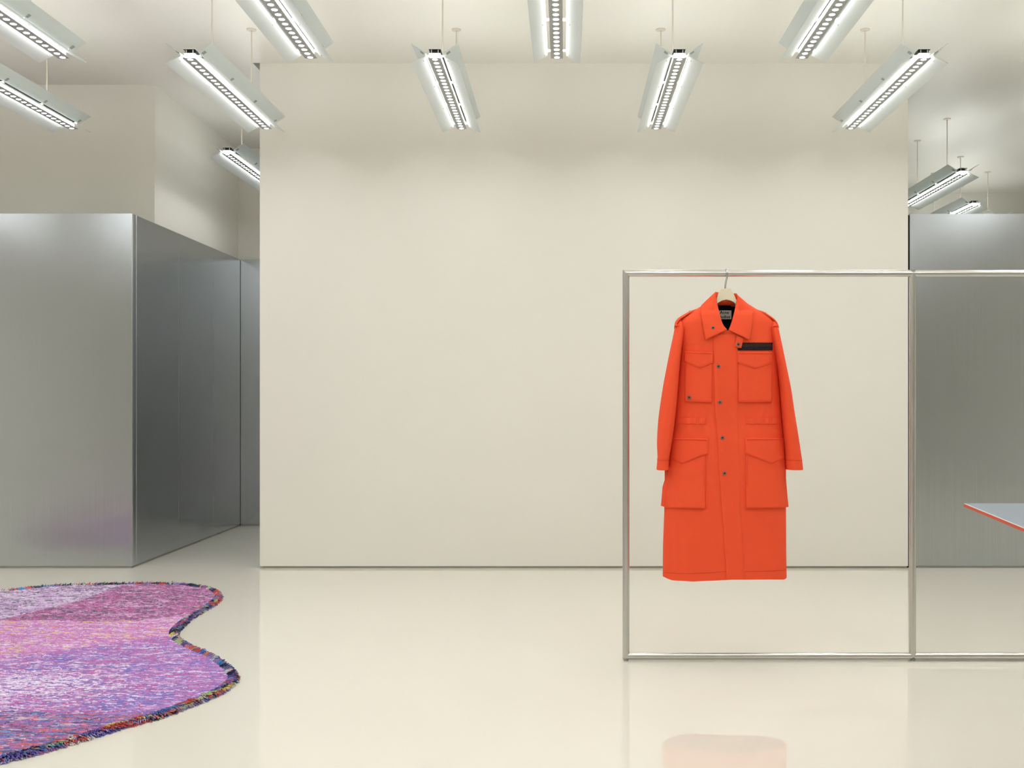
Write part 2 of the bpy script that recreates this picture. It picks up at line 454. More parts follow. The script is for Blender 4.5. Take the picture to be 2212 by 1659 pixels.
for i, x in enumerate(xp):
    m = MB(); n = 20
    for z, sgn in ((zbm, 1), (zt, -1)):
        for k in range(n):
            th = 2*math.pi*k/n; dx = rt*math.cos(th)
            if i == 0: e = dx
            elif i == 2: e = -dx
            else: e = abs(dx)
            m.v.append((x+dx, DR+rt*math.sin(th), z+sgn*e if i != 1 else z+sgn*(abs(dx)-.0)))
    for k in range(n):
        m.f.append((k, (k+1) % n, n+(k+1) % n, n+k)); m.m.append(0)
    m.f.append(tuple(range(n))); m.f.append(tuple(range(2*n-1, n-1, -1))); m.m += [0, 0]
    build_at(m, 'post', M['tube'], rack, True)
    build_at(MB().lathe([(.010, 0), (.011, .002), (.0095, .010)], (x, DR, 0), 14), 'foot', M['strip'], rack, True)
# return frame that keeps the rack standing, at its far end
for z, nm in ((zt, 'return_rail'), (zbm, 'return_rail')):
    build_at(MB().tube([(xp[2], DR, z), (xp[2], DR+.9, z)], rt, 20), nm, M['tube'], rack, True)
build_at(MB().tube([(xp[2], DR+.9, zbm), (xp[2], DR+.9, zt)], rt, 20), 'post', M['tube'], rack, True)
build_at(MB().lathe([(.010, 0), (.011, .002), (.0095, .010)], (xp[2], DR+.9, 0), 14), 'foot', M['strip'], rack, True)

# ------------------------------------------------------------------ hanger
YC = DR
xh = (1567.0-CX)*sR
hang = root('coat_hanger', (xh, YC, CAMH-(624-CY)*sR), 'ivory coat hanger with steel hook hanging from the rack rail inside the orange coat', 'hanger')
def PX2(x, y, d=None):
    p = px(x, y, YC if d is None else d); return (p.x, p.z)
hp = [(1556.5, 624), (1578.5, 624), (1581.5, 629), (1586, 640), (1590, 649), (1590, 652), (1600, 662), (1650, 688), (1666, 700), (1666, 704), (1650, 696), (1600, 671), (1588, 656.5),
      (1584, 653), (1578, 650), (1568, 648.2), (1558, 650.2), (1552, 653.5), (1548.5, 656), (1540, 671), (1490, 696), (1474, 704), (1474, 700), (1490, 688), (1537, 662), (1546.5, 652), (1547, 647), (1552, 634), (1554.5, 627)]
m = MB()
yh = [(-.013, .25), (-.011, 1), (.011, 1), (.013, .25)]
ctr = PX2(1568, 642)
b = 0
for dy, e in yh:
    for (x, y) in hp:
        X, Z = PX2(x, y)
        if e < 1:
            v = Vector((ctr[0]-X, ctr[1]-Z)); 
            L = max(v.length, 1e-6); v = v/L*.0018; X += v.x; Z += v.y
        m.v.append((X, YC+dy, Z))
n = len(hp)
m.f.append(tuple(range(n))); m.f.append(tuple(3*n+i for i in range(n-1, -1, -1))); m.m += [0, 0]
for k in range(3):
    for i in range(n):
        j = (i+1) % n
        m.f.append((k*n+i, k*n+j, (k+1)*n+j, (k+1)*n+i)); m.m.append(0)
build_at(m, 'hanger_body', M['hanger'], hang, 35)
xk = (1568-CX)*sR
path = [Vector((xh-.001, YC-.0, CAMH-(630-CY)*sR)), Vector((xh-.001, YC-.001, CAMH-(618-CY)*sR)), Vector((xh+.001, YC-.008, CAMH-(609-CY)*sR)), Vector((xh+.004, YC-.017, CAMH-(601-CY)*sR))]
rh = rt+.0042
for k in range(0, 13):
    a = math.pi*1.08-(math.pi*1.28)*k/12
    path.append(Vector((xh+.0055-.0035*k/12, YC+rh*math.cos(a), zt+rh*math.sin(a))))
build_at(MB().tube(path, .0042, 10), 'hook', M['hook'], hang, True)

# ------------------------------------------------------------------ coat
coat = root('orange_coat', ((1567-CX)*sR, YC, CAMH-(1253-CY)*sR), 'long orange field coat with flap pockets and snap front on the steel rack', 'coat')
LE = [(652, 1530), (658, 1520), (663, 1512), (668, 1503), (676, 1489), (688, 1471), (697, 1464), (706, 1463), (720, 1467), (760, 1468), (840, 1461), (918, 1453), (990, 1444), (1030, 1438), (1070, 1435), (1100, 1435), (1180, 1432), (1256, 1431.5)]
RE = [(652, 1609), (658, 1618), (663, 1626), (668, 1634), (676, 1650), (688, 1668), (697, 1675), (706, 1676), (720, 1673), (760, 1677), (850, 1684), (913, 1690), (990, 1696), (1014, 1697.5), (1100, 1697.5), (1188, 1698), (1256, 1699)]
DE = [(652, .050), (676, .060), (700, .072), (760, .085), (905, .080), (960, .086), (1100, .092), (1256, .098)]
HEM = [(1431, 1245), (1440, 1250), (1449, 1253.5), (1491, 1256.4), (1569, 1252.6), (1572, 1252.2), (1690, 1252), (1699, 1247)]
def edges(py): return interp(LE, py), interp(RE, py), smooth(DE, py)
def prof(u):
    u = min(1., abs(u)); return (1-u**3.2)**.52
def folds(X, Z):
    w = noise.noise(Vector((X*7, 3.1, Z*1.6)))*.0045+noise.noise(Vector((X*17, 9.7, Z*4.5)))*.0016
    k = math.exp(-((Z-(CAMH-(909-CY)*sR))/.035)**2)           # gathers at the waist channel
    w += k*.0022*math.sin(X*170+3*math.sin(Z*30))
    return w
def front(X, Z):
    py = CY+(CAMH-Z)/sR; pxx = CX+X/sR
    l, r, D = edges(py); u = (pxx-(l+r)/2)/((r-l)/2)
    p = prof(u)
    return YC-D*p-folds(X, Z)*p
def onfront(x, y, off):
    """point of the coat front seen at picture point (x, y), lifted by off"""
    d = YC-.08
    for _ in range(4):
        P = px(x, y, d); d = front(P.x, P.z)-off
    return px(x, y, d)
NF, NB = 110, 30
us = [-math.cos(math.pi*i/NF) for i in range(NF+1)]
us = [math.copysign(abs(u)**.8, u) for u in us]
ub = [math.cos(math.pi*i/NB) for i in range(1, NB)]
rows = [652+2*i for i in range(36)]+[705+5.5*i for i in range(1, 99)]+[1248, 1252]
rows = sorted(set(r for r in rows if r <= 1246 and (r <= 722 or r > 724)))+[1249, 1252]
def shell(inset, cutpoly, rows, hemfade=True):
    m = MB(); nc = len(us)+len(ub)
    pos = []
    for py in rows:
        l, r, D = edges(py); c, hw = (l+r)/2, (r-l)/2-inset/sR
        D = D-inset
        w = max(0, (py-1215)/37.) if hemfade else 0
        for i, u in enumerate(us+ub):
            p = prof(u); X = c+u*hw
            y2 = py+w*(CY+(interp(HEM, X)-CY)*((YC-D*p)/YC if i < len(us) else 1)-1252)
            P = px(X, y2, YC)
            if i < len(us): yy = YC-D*p-folds(P.x, P.z)*p*(1 if inset == 0 else .8)
            else: yy = YC+D*.9*prof(u)
            m.v.append((P.x, yy, P.z)); pos.append((CX+P.x*FPX/yy, CY+(CAMH-P.z)*FPX/yy, i < len(us)))
    for j in range(len(rows)-1):
        for i in range(nc):
            k = (i+1) % nc
            q = (j*nc+i, j*nc+k, (j+1)*nc+k, (j+1)*nc+i)
            cx = sum(pos[a][0] for a in q)/4; cy = sum(pos[a][1] for a in q)/4
            if i < len(us)-1 and inside(cx, cy, cutpoly): continue
            m.f.append(q); m.m.append(0)
    return m
def inside(x, y, poly):
    c = False; n = len(poly)
    for i in range(n):
        (x1, y1), (x2, y2) = poly[i], poly[(i+1) % n]
        if (y1 > y) != (y2 > y) and x < (x2-x1)*(y-y1)/(y2-y1)+x1: c = not c
    return c
VCUT = [(1538, 640), (1600, 640), (1597, 668), (1589, 693), (1581, 706), (1575, 714), (1568, 714), (1561, 707), (1551, 692), (1541, 668)]
body = build_at(shell(0, VCUT, rows), 'body', M['orange'], coat, 50)
VC2 = [(1532, 640), (1606, 640), (1602, 668), (1590, 704), (1576, 724), (1565, 724), (1550, 704), (1537, 668)]
build_at(shell(.006, VC2, [r for r in rows if 657 <= r <= 1200], False), 'lining', M['lining'], coat, 50)

def sleeve(tab):
    m = MB(); n = 28
    R = []
    y = tab[0][0]
    while y < tab[-1][0]-4: R.append(y); y += 5
    R += [tab[-1][0]-2, tab[-1][0]]
    for py in R:
        l = smooth([(a[0], a[1]) for a in tab], py); r = smooth([(a[0], a[2]) for a in tab], py)
        d = smooth([(a[0], a[3]) for a in tab], py); yo = smooth([(a[0], a[4]) for a in tab], py)
        wv = noise.noise(Vector((l*.01, py*.012, 5)))*.004
        for k in range(n):
            th = 2*math.pi*k/n; c, s = math.cos(th), math.sin(th)
            X = (l+r)/2+(r-l)/2*math.copysign(abs(c)**.85, c)
            dep = YC+yo
            P = px(X, py, dep)
            m.v.append((P.x, dep+d*math.copysign(abs(s)**.9, s)+wv*(1+c), P.z+(.0035*c*(-1 if tab[0][1] < 1560 else 1)*0)))
    for j in range(len(R)-1):
        for k in range(n):
            q = (k+1) % n
            m.f.append((j*n+k, j*n+q, (j+1)*n+q, (j+1)*n+k)); m.m.append(0)
    m.f.append(tuple(range(n))); m.m.append(0)
    e = (len(R)-1)*n; b = len(m.v)
    # turned-in cuff
    for k in range(n):
        v = m.v[e+k]; c = [sum(m.v[e+i][a] for i in range(n))/n for a in range(3)]
        m.v.append((lerp(v[0], c[0], .12), lerp(v[1], c[1], .12), v[2]+.0005))
    for k in range(n):
        v = m.v[b+k]; m.v.append((v[0], v[1], v[2]+.05))
    for a, c in ((e, b), (b, b+n)):
        for k in range(n):
            q = (k+1) % n
            m.f.append((a+k, a+q, c+q, c+k)); m.m.append(0)
    m.f.append(tuple(b+n+k for k in range(n))); m.m.append(0)
    return m
SL = [(690, 1464, 1474, .012, .0), (696, 1460.5, 1475, .030, -.002), (704, 1458.5, 1476.5, .044, -.004), (723, 1455, 1475.5, .056, -.010), (760, 1447, 1470.8, .064, -.020), (800, 1439, 1467, .066, -.028),
      (840, 1431.7, 1464, .066, -.033), (902, 1422.8, 1458, .063, -.038), (954, 1419.5, 1451, .060, -.041), (990, 1420.5, 1445.5, .056, -.043), (1004, 1419.2, 1444.5, .055, -.043), (1014.5, 1418.3, 1444, .055, -.043)]
SRt = [(690, 1665, 1673, .012, .0), (696, 1663, 1676.5, .030, -.002), (704, 1662, 1679, .044, -.004), (723, 1664, 1683, .056, -.010), (760, 1672, 1690.5, .064, -.020), (800, 1680, 1698.5, .066, -.028),
       (840, 1685, 1706.8, .066, -.033), (902, 1690.3, 1716.5, .063, -.038), (954, 1695, 1724.8, .060, -.041), (990, 1697.8, 1730.6, .058, -.043), (1004, 1698, 1732.5, .058, -.043), (1014, 1698.5, 1733.3, .058, -.043)]
for tab in (SL, SRt):
    sl = build_at(sleeve(tab), 'sleeve', M['orange'], coat, 50)
    # cuff stitching
    py = 993; n = 28
    l = smooth([(a[0], a[1]) for a in tab], py); r = smooth([(a[0], a[2]) for a in tab], py); d = .0575 if tab is SL else .0595
    pts = []
    for k in range(15):
        th = math.pi+math.pi*k/14; c, s = math.cos(th), math.sin(th)
        X = (l+r)/2+(r-l)/2*math.copysign(abs(c)**.85, c); dep = YC-.043; P = px(X, py, dep)
        pts.append((P.x, dep+d*math.copysign(abs(s)**.9, s), P.z))
    build_at(MB().tube(pts, .0011, 5), 'cuff_seam', M['stitch'], sl)

def panel(name, poly, off0, off1=None, nx=22, ny=16, mats=None, parent=None, e=.035):
    """cloth panel lying on the coat front; poly = (left x, right x, top fn, bottom fn) in picture points"""
    xl, xr, top, bot = poly
    off1 = off0 if off1 is None else off1
    m = MB()
    ss = [0, e]+[e+(1-2*e)*i/(nx-2) for i in range(1, nx-2)]+[1-e, 1]
    tt = [0, e]+[e+(1-2*e)*i/(ny-2) for i in range(1, ny-2)]+[1-e, 1]
    for t in tt:
        for s in ss:
            x = lerp(xl, xr, s); y = lerp(top(x), bot(x), t)
            xa = x if not callable(mats) else x
            o = lerp(off0, off1, t)
            if s in (0, 1) or t in (0, 1): o *= .55
            m.v.append(tuple(onfront(xa, y, o)))
    a, b = len(ss), len(tt)
    for j in range(b-1):
        for i in range(a-1):
            m.f.append((j*a+i, j*a+i+1, (j+1)*a+i+1, (j+1)*a+i)); m.m.append(0)
    ring = [i for i in range(a)]+[j*a+a-1 for j in range(1, b)]+[(b-1)*a+i for i in range(a-2, -1, -1)]+[j*a for j in range(b-2, 0, -1)]
    k = len(m.v)
    for r in ring:
        v = m.v[r]; f = front(v[0], v[2]); m.v.append((v[0], max(v[1]+.001, f+.002), v[2]))
    for i in range(len(ring)):
        j = (i+1) % len(ring)
        m.f.append((ring[i], k+i, k+j, ring[j])); m.m.append(0)
    return build_at(m, name, mats or M['orange'], parent or coat, 35)
def pl(*pts): return lambda x: interp(list(pts), x)
def stitch(pts, parent, r=.0008, off=.0006, step=4):
    """a sewn seam running over the panel"""
    out = []
    for (x0, y0), (x1, y1) in zip(pts, pts[1:]):
        n = max(1, int(math.hypot(x1-x0, y1-y0)/step))
        for i in range(n): out.append(onfront(lerp(x0, x1, i/n), lerp(y0, y1, i/n), off))
    out.append(onfront(*pts[-1], off))
    return build_at(MB().tube(out, r, 5), 'seam', M['stitch'], parent)

# overlapping front edge (placket)
PE = [(722, 1541), (728, 1541), (840, 1543.8), (889, 1545), (963, 1551.4), (1066, 1557.2), (1155, 1564.4), (1253, 1570)]
m = MB(); tt = [722+i*(1252.3-722)/70 for i in range(71)]; cols = [0, .04, .12, .3, .5, .7, .88, .96, 1]
for y in tt:
    a = interp(PE, y); wd = 52 if y < 800 else lerp(52, 40, min(1, (y-800)/300)); 
    y2 = y if y > 726 else y
    for s in cols:
        o = .0062*(.75 if s == 0 else 1)*(1-.72*s)
        if s == 1: o = .0004
        m.v.append(tuple(onfront(a+s*wd, y2 if y2 < 1246 else min(y2, interp(HEM, a+s*wd)), o)))
nc = len(cols)
for j in range(70):
    for i in range(nc-1): m.f.append((j*nc+i, j*nc+i+1, (j+1)*nc+i+1, (j+1)*nc+i)); m.m.append(0)
k = len(m.v)
for j in range(71):
    v = m.v[j*nc]; m.v.append((v[0]+.001, front(v[0], v[2])+.002, v[2]))
for j in range(70): m.f.append((j*nc, (j+1)*nc, k+j+1, k+j)); m.m.append(0)
plk = build_at(m, 'placket', M['orange'], coat, 50)
stitch([(interp(PE, y)+51, y) for y in range(760, 880, 15)], plk, .0006, .0006)
# hem and waist
stitch([(1432.5, 1236), (1470, 1239.5), (1500, 1239), (1568, 1234.5)], body, .0007)
stitch([(1571, 1235), (1640, 1234.5), (1697, 1232)], body, .0007)
for (a, b_, y0, y1) in ((1458, 1524.5, 902.5, 916), (1611, 1689.5, 902.5, 916)):
    wb = panel('waist_channel', (a, b_, lambda x: y0+.5*math.sin(x*.35), lambda x: y1+.6*math.sin(x*.31)), .0036, nx=40, ny=8)
# chest pockets
pk = panel('chest_pocket', (1479.5, 1538, pl((1478, 766), (1538, 766)), pl((1479, 867.5), (1486, 868), (1538, 870))), .004, .012, e=.018)
flap = panel('pocket_flap', (1477.8, 1540.3, pl((1477.6, 759), (1537.3, 761), (1540.5, 761.3)), pl((1477.6, 781), (1511, 796), (1540.6, 784))), .007, .0105, nx=31)
stitch([(1480, 762.5), (1537, 764)], flap, .0007, .0085)
stitch([(1481, 779.5), (1511, 793), (1537, 782)], flap, .0006, .0106)
pk2 = panel('chest_pocket', (1595, 1668, pl((1595, 766), (1668, 766)), pl((1595, 869.5), (1667, 869), (1668, 866))), .004, .013, e=.018)
flap2 = panel('pocket_flap', (1593.2, 1668.6, pl((1593, 761), (1668.8, 760.3)), pl((1593, 783), (1631.4, 797), (1668.6, 784))), .007, .0105, nx=31)
stitch([(1596, 764), (1667, 763.6)], flap2, .0007, .0085)
stitch([(1597, 781.5), (1631.4, 794), (1665.5, 782)], flap2, .0006, .0106)
stitch([(1482.5, 863.5), (1536, 866)], pk, .0005, .0122); stitch([(1598, 865.5), (1665, 865)], pk2, .0005, .0132)
# hip pockets, bellows standing off the hem side
pk3 = panel('hip_pocket', (1436, 1523.5, pl((1436, 965), (1523, 965)), pl((1436, 1097), (1523, 1098.8))), .003, .016, nx=30, ny=24, e=.018)
pk4 = panel('hip_pocket', (1611.8, 1697.8, pl((1611, 965), (1698, 965)), pl((1611, 1098), (1698, 1097))), .003, .016, nx=30, ny=24, e=.018)
def gusset(pts_in, pts_out, parent):
    m = MB(); n = len(pts_in)
    for (a, b_) in zip(pts_in, pts_out):
        p = onfront(*a, .006); q = px(b_[0], b_[1], YC-.022); r = px(b_[0], b_[1], YC+.012); s_ = px(a[0], a[1], YC+.016)
        for v in (p, p.lerp(q, .5)+Vector((0, -.006, 0)), q, r, s_): m.v.append(tuple(v))
    for j in range(n-1):
        for i in range(4): m.f.append((j*5+i, j*5+i+1, j*5+6+i, j*5+5+i)); m.m.append(0)
    m.f.append(tuple((n-1)*5+i for i in range(5))); m.m.append(0)
    return build_at(m, 'gusset', M['orange'], parent, 40)
gusset([(1448, 1005), (1446, 1030), (1443, 1052), (1442, 1075), (1441, 1097)], [(1441, 1012), (1437.5, 1031), (1431, 1052), (1429.5, 1072), (1427.7, 1092.3)], pk3)
gusset([(1688, 1005), (1690, 1030), (1691, 1052), (1691, 1075), (1691, 1097)], [(1696, 1010), (1697.8, 1031), (1699.5, 1052), (1701.3, 1074), (1703.5, 1094.5)], pk4)
flap3 = panel('pocket_flap', (1446, 1529, pl((1446, 946), (1453, 946), (1528.6, 947.4)), pl((1446, 990.4), (1473, 1003), (1529.4, 980))), .006, .011, nx=31)
stitch([(1456, 949.5), (1527, 951)], flap3, .0007, .0078); stitch([(1450, 989), (1473, 1000), (1526, 978.5)], flap3, .0006, .0112)
flap4 = panel('pocket_flap', (1610, 1697, pl((1610, 946), (1697, 946)), pl((1610, 980), (1666, 1003), (1697.8, 990))), .006, .011, nx=31)
stitch([(1612, 950), (1694, 949.5)], flap4, .0007, .0078); stitch([(1613, 978.5), (1666, 1000), (1694, 988.5)], flap4, .0006, .0112)
stitch([(1520.5, 985), (1520.5, 1094), (1470, 1095)], pk3, .0005, .0115); stitch([(1614.5, 985), (1615, 1094), (1690, 1093)], pk4, .0005, .0115)

# striped tape above the pocket
tape = tag(link('striped_patch', None, coat), 'frayed brown and navy striped tape patch')
def tape_band(x0, x1, y0, y1, mt, o):
    p = panel('tape_band', (x0, x1, lambda x: y0+.35*math.sin(x*1.7), lambda x: y1+.35*math.sin(x*1.3+y1)), o, nx=30, ny=5, mats=mt, parent=coat)
    p.parent = tape; return p
tape_band(1602, 1669.2, 740, 743.4, M['tapeblack'], .0022); tape_band(1601, 1668.8, 743.4, 749, M['tapebrown'], .0026)
tape_band(1598, 1669, 749, 752.3, M['tapenavy'], .0022); tape_band(1594, 1669, 752.3, 757, M['tapeblack'], .0026)

# collar: fold line (A) and fall edge (B) for each leaf, joined round the neck
def collar_leaf(A, B, da, db, mirror):
    m = MB(); NR, NS = 24, 14
    def curve(L, t):
        tab = [(i/(len(L)-1), p) for i, p in enumerate(L)]
        return (smooth([(a, p[0]) for a, p in tab], t), smooth([(a, p[1]) for a, p in tab], t))
    grid = []
    for j in range(NR+1):
        t = j/NR
        ax, ay = curve(A, t); bx, by = curve(B, t)
        dA = smooth([(i/(len(da)-1), v) for i, v in enumerate(da)], t); dB = smooth([(i/(len(db)-1), v) for i, v in enumerate(db)], t)
        for i in range(NS+1):
            s = i/NS
            x, y = lerp(ax, bx, s), lerp(ay, by, s)
            dd = lerp(dA, dB, s)-.012*math.sin(math.pi*s)*(1-.6*t)
            # stay clear of the coat front
            f = onfront(x, y, .0075+.003*math.sin(math.pi*s)).y-YC+max(0, 676-y)*.0042 if y > 652 else 9
            dd = -.006*math.log(math.exp(-dd/.006)+math.exp(-f/.006)) if abs(f-dd) < .12 else min(dd, f)
            grid.append(px(x, y, YC+dd))
    m.v = [tuple(p) for p in grid]
    c = NS+1
    for j in range(NR):
        for i in range(NS): m.f.append((j*c+i, j*c+i+1, (j+1)*c+i+1, (j+1)*c+i)); m.m.append(0)
    return m
LA = [(1570.5, 712), (1563, 703), (1557.5, 690), (1552.7, 671), (1548.5, 652), (1545.8, 637), (1546, 630.5)]
LB = [(1524, 734.7), (1521.7, 722), (1519.3, 708), (1517, 693), (1514.7, 677), (1513, 663.5), (1527, 648)]
RA = [(1574, 712.5), (1577.5, 703.5), (1582, 690), (1587, 670), (1590, 654), (1592, 641), (1589, 634)]
RB = [(1619.6, 735), (1621.8, 722), (1624, 706), (1625.8, 690), (1627, 676), (1626, 666.5), (1607, 649.5)]
da = [-.085, -.078, -.066, -.048, -.028, -.010, .004]; db = [-.088, -.084, -.078, -.068, -.050, -.026, .002]
def thick(o, t=.0026):
    md = o.modifiers.new('thickness', 'SOLIDIFY'); md.thickness = t; md.offset = 0
    return o
col_root = link('collar', None, coat)
def under(o, par):
    o.parent = par; return o
lf = under(thick(build_at(collar_leaf(LA, LB, da, db, 1), 'collar_leaf', M['orange'], coat, 60)), col_root)
rf = under(thick(build_at(collar_leaf(RA, RB, da, db, -1), 'collar_leaf', M['orange'], coat, 60)), col_root)
# back of the collar and its stand, round the neck
m = MB(); N = 28
cxn = (1568.5-CX)*sR; hwn = (1590.5-1546)/2*sR
for i in range(N+1):
    a = math.pi*i/N; c, s = math.cos(a), math.sin(a)
    zt_ = CAMH-(lerp(630.5, 634, (c+1)/2)-2.0*s-CY)*sR
    x = cxn-c*hwn*-1; 
    x = cxn+c*hwn
    for (rr, dz) in ((1.0, -.060), (1.0, -.03), (1.01, -.004), (1.05, 0), (1.11, -.006), (1.30, -.045), (1.42, -.075)):
        m.v.append((cxn+c*hwn*(rr if dz < -.005 and rr > 1.02 else 1.0+(rr-1)*.5), YC+.002+s*.052*rr, zt_+dz*(1 if rr < 1.2 else 1)))
for i in range(N):
    for k in range(6): m.f.append((i*7+k, i*7+k+1, (i+1)*7+k+1, (i+1)*7+k)); m.m.append(0)
under(thick(build_at(m, 'collar_back', M['orange'], coat, 60)), col_root)
# inner facing below the stand, black yoke lining behind the opening
m = MB()
for y, dep in ((657.5, .0485), (662, .050), (690, .052), (730, .052)):
    for i in range(13):
        s = i/12; P = px(lerp(1528, 1610, s), y, YC+dep-.02*(2*s-1)**2); m.v.append(tuple(P))
for j in range(3):
    for i in range(12): m.f.append((j*13+i, j*13+i+1, (j+1)*13+i+1, (j+1)*13+i)); m.m.append(0)
build_at(m, 'yoke_lining', M['lining'], coat, 50)
m = MB()
for y, dep in ((648, .046), (653, .0445), (658.2, .046)):
    for i in range(13):
        s = i/12; P = px(lerp(1540, 1598, s), y+.8*math.sin(math.pi*s), YC+dep-.02*(2*s-1)**2); m.v.append(tuple(P))
for j in range(2):
    for i in range(12): m.f.append((j*13+i, j*13+i+1, (j+1)*13+i+1, (j+1)*13+i)); m.m.append(0)
under(build_at(m, 'collar_stand', M['orange'], coat, 50), col_root)
# neck label
dl = YC+.040
nl = MB(); a_, b_ = px(1545, 670.5, dl), px(1580, 689.5, dl)
nl.box(a_.x, b_.x, dl, dl+.0012, b_.z, a_.z)
nlo = tag(build_at(nl, 'neck_label', M['labelcloth'], coat), 'small off-white woven label lettered Acne Studios')
def text(s, x, y, size, parent, mt, name):
    cu = bpy.data.curves.new(name, 'FONT'); cu.body = s; cu.size = size; cu.extrude = .0002; cu.offset = size*.018; cu.resolution_u = 3
    o = bpy.data.objects.new(name, cu); COL.objects.link(o)
    bpy.context.view_layer.update()
    dg = bpy.context.evaluated_depsgraph_get()
    me = bpy.data.meshes.new_from_object(o.evaluated_get(dg)); me.name = name
    bpy.data.objects.remove(o); me.materials.clear(); me.materials.append(mt)
    P = px(x, y, dl-.0006)
    for v in me.vertices:
        v.co = Vector((P.x+v.co.x, dl-.0005-v.co.z, P.z+v.co.y))
    ob = link(name, me, parent); ob.location = -coat.location-parent.location
    return ob
TS = .0196
for s, x, y in (('Acne', 1555.3, 677.9), ('Studios', 1550.6, 687.4)):
    t_ = text(s, x, y, TS, nlo, M['ink'], 'lettering'); t_.location = (0, 0, 0)
# collar tab
def slab(poly, o0, name, parent=coat, mt=None, sub=6):
    (tl, tr, br_, bl) = poly; m = MB(); n = sub
    for j in range(n+1):
        for i in range(n+1):
            s, t_ = i/n, j/n
            x = lerp(lerp(tl[0], tr[0], s), lerp(bl[0], br_[0], s), t_); y = lerp(lerp(tl[1], tr[1], s), lerp(bl[1], br_[1], s), t_)
            m.v.append(tuple(onfront(x, y, o0)))
    c = n+1
    for j in range(n):
        for i in range(n): m.f.append((j*c+i, j*c+i+1, (j+1)*c+i+1, (j+1)*c+i)); m.m.append(0)
    return thick(build_at(m, name, mt or M['orange'], parent, 50), .003)
slab([(1593, 722), (1607, 729), (1601.2, 752), (1586, 749)], .0075, 'collar_tab')

# snaps
def snap(x, y, off, r=.0083, hole=False, parent=coat):
    p = onfront(x, y, off)
    m = MB().lathe([(r, .004), (r, -.0012), (r*.86, -.0026), (r*.55, -.0024), (r*.42, -.0012 if not hole else -.0008)], p, 18, 'y')
    o = build_at(m, 'snap_button', M['snap'], coat, 35)
    d = MB().lathe([(r*.40, 0), (r*.36, -.0016), (r*.1, -.002)], (p.x, p.y-.0006, p.z), 10, 'y')
    q = d.build('socket', M['snapdark'], o, True)
    return o
for (x, y) in ((1551.8, 791.8), (1555.4, 869), (1560.8, 945.8), (1565.2, 1022.3)): snap(x, y, .006)
snap(1594.6, 744.4, .0095, hole=True); snap(1540, 708.2, .0185, .0075, True); snap(1488.7, 858.5, .0150, .0085, True)

# shoulder straps
def epaulette(pts, sgn):
    m = MB(); n = len(pts)*4
    for j in range(n+1):
        t_ = j/n
        tab = [(i/(len(pts)-1), p) for i, p in enumerate(pts)]
        x = smooth([(a, p[0]) for a, p in tab], t_); y = smooth([(a, p[1]) for a, p in tab], t_)
        w = smooth([(a, p[2]) for a, p in tab], t_); P = px(x, y, YC-.004)
        for k, dz in ((-1, -.010), (-.55, -.003), (0, 0), (.55, -.003), (1, -.010)):
            m.v.append((P.x, YC-.006+k*w, P.z+dz*(w/.026)))
    for j in range(n):
        for i in range(4): m.f.append((j*5+i, j*5+i+1, (j+1)*5+i+1, (j+1)*5+i)); m.m.append(0)
    return thick(build_at(m, 'shoulder_strap', M['orange'], coat, 60), .0032)
e1 = epaulette([(1503.5, 668), (1490, 673.5), (1477, 681), (1466, 689), (1460, 696.5), (1458.3, 703.5)], -1) if False else \
     epaulette([(1503.5, 668, .012), (1490, 673, .020), (1477, 680, .026), (1466, 687, .030), (1460, 694, .034), (1458.3, 702.5, .036)], -1)
e2 = epaulette([(1633.5, 669, .012), (1648, 673.5, .020), (1660, 680.5, .026), (1670, 688, .030), (1676.5, 696, .034), (1678.5, 703.5, .036)], 1)
for (x, y, o) in ((1491.5, 673.2, e1), (1651, 676.5, e2)):
    P = px(x, y, YC-.006)
    build_at(MB().lathe([(.008, -.004), (.008, .003), (.005, .0042)], P, 14), 'snap_button', M['snap'], coat, True)
# loop at the shoulder tips
for (x0, x1, y) in ((1458.5, 1467.5, 704), (1670, 1678.8, 705)):
    m = MB(); pts = []
    for i in range(9):
        s = i/8; P = px(lerp(x0, x1, s), y-1.5*math.sin(math.pi*s), YC-.05-.004*math.sin(math.pi*s)); pts.append(tuple(P))
    build_at(MB().tube(pts, .0040, 8), 'strap_loop', M['orange'], coat, True)

# ------------------------------------------------------------------ table
zt2, dt2 = .90, FPX*(CAMH-.90)/(1087-CY)
A = Vector(((2081.5-CX)*dt2/FPX, dt2)); d2 = FPX*(CAMH-.90)/(1140.5-CY)
B = Vector(((2212-CX)*d2/FPX, d2)); dirn = (B-A).normalized()
C = A+dirn*1.25; E = Vector((C.x+1.35, C.y-.05)); F = Vector((A.x+1.5, A.y))
tbl = root('display_table', ((A.x+F.x)/2, (A.y+C.y)/2, 0), 'grey display table with an orange-red edge in front of the steel rack', 'table')
outline = [A, C, E, F]; th = .0092
cen = sum(outline, Vector((0, 0)))/4
m = MB()
m.v += [(p.x, p.y, zt2-th) for p in outline]+[(p.x, p.y, zt2-.0012) for p in outline]
m.f += [(0, 1, 2, 3), (7, 6, 5, 4)]+[(i, (i+1) % 4, 4+(i+1) % 4, 4+i) for i in range(4)]; m.m += [0]*6
tt_ = build_at(m, 'table_edge', M['tableedge'], tbl)
m = MB(); ins = [p+(cen-p).normalized()*.004 for p in outline]
m.v += [(p.x, p.y, zt2-.0012) for p in outline]+[(p.x, p.y, zt2) for p in ins]
m.f += [(3, 2, 1, 0), (4, 5, 6, 7)]+[(i, (i+1) % 4, 4+(i+1) % 4, 4+i) for i in range(4)]; m.m += [0, 0]+[1]*4
build_at(m, 'table_top', [M['tabletop'], M['tablerim']], tbl)
for (a, b_) in ((1.52, 1.58), (2.22, 2.28)):
    build_at(MB().bevel_box(a, b_, C.y+.25, A.y-.2, 0, zt2-th, .004), 'leg_panel', M['steel'], tbl)
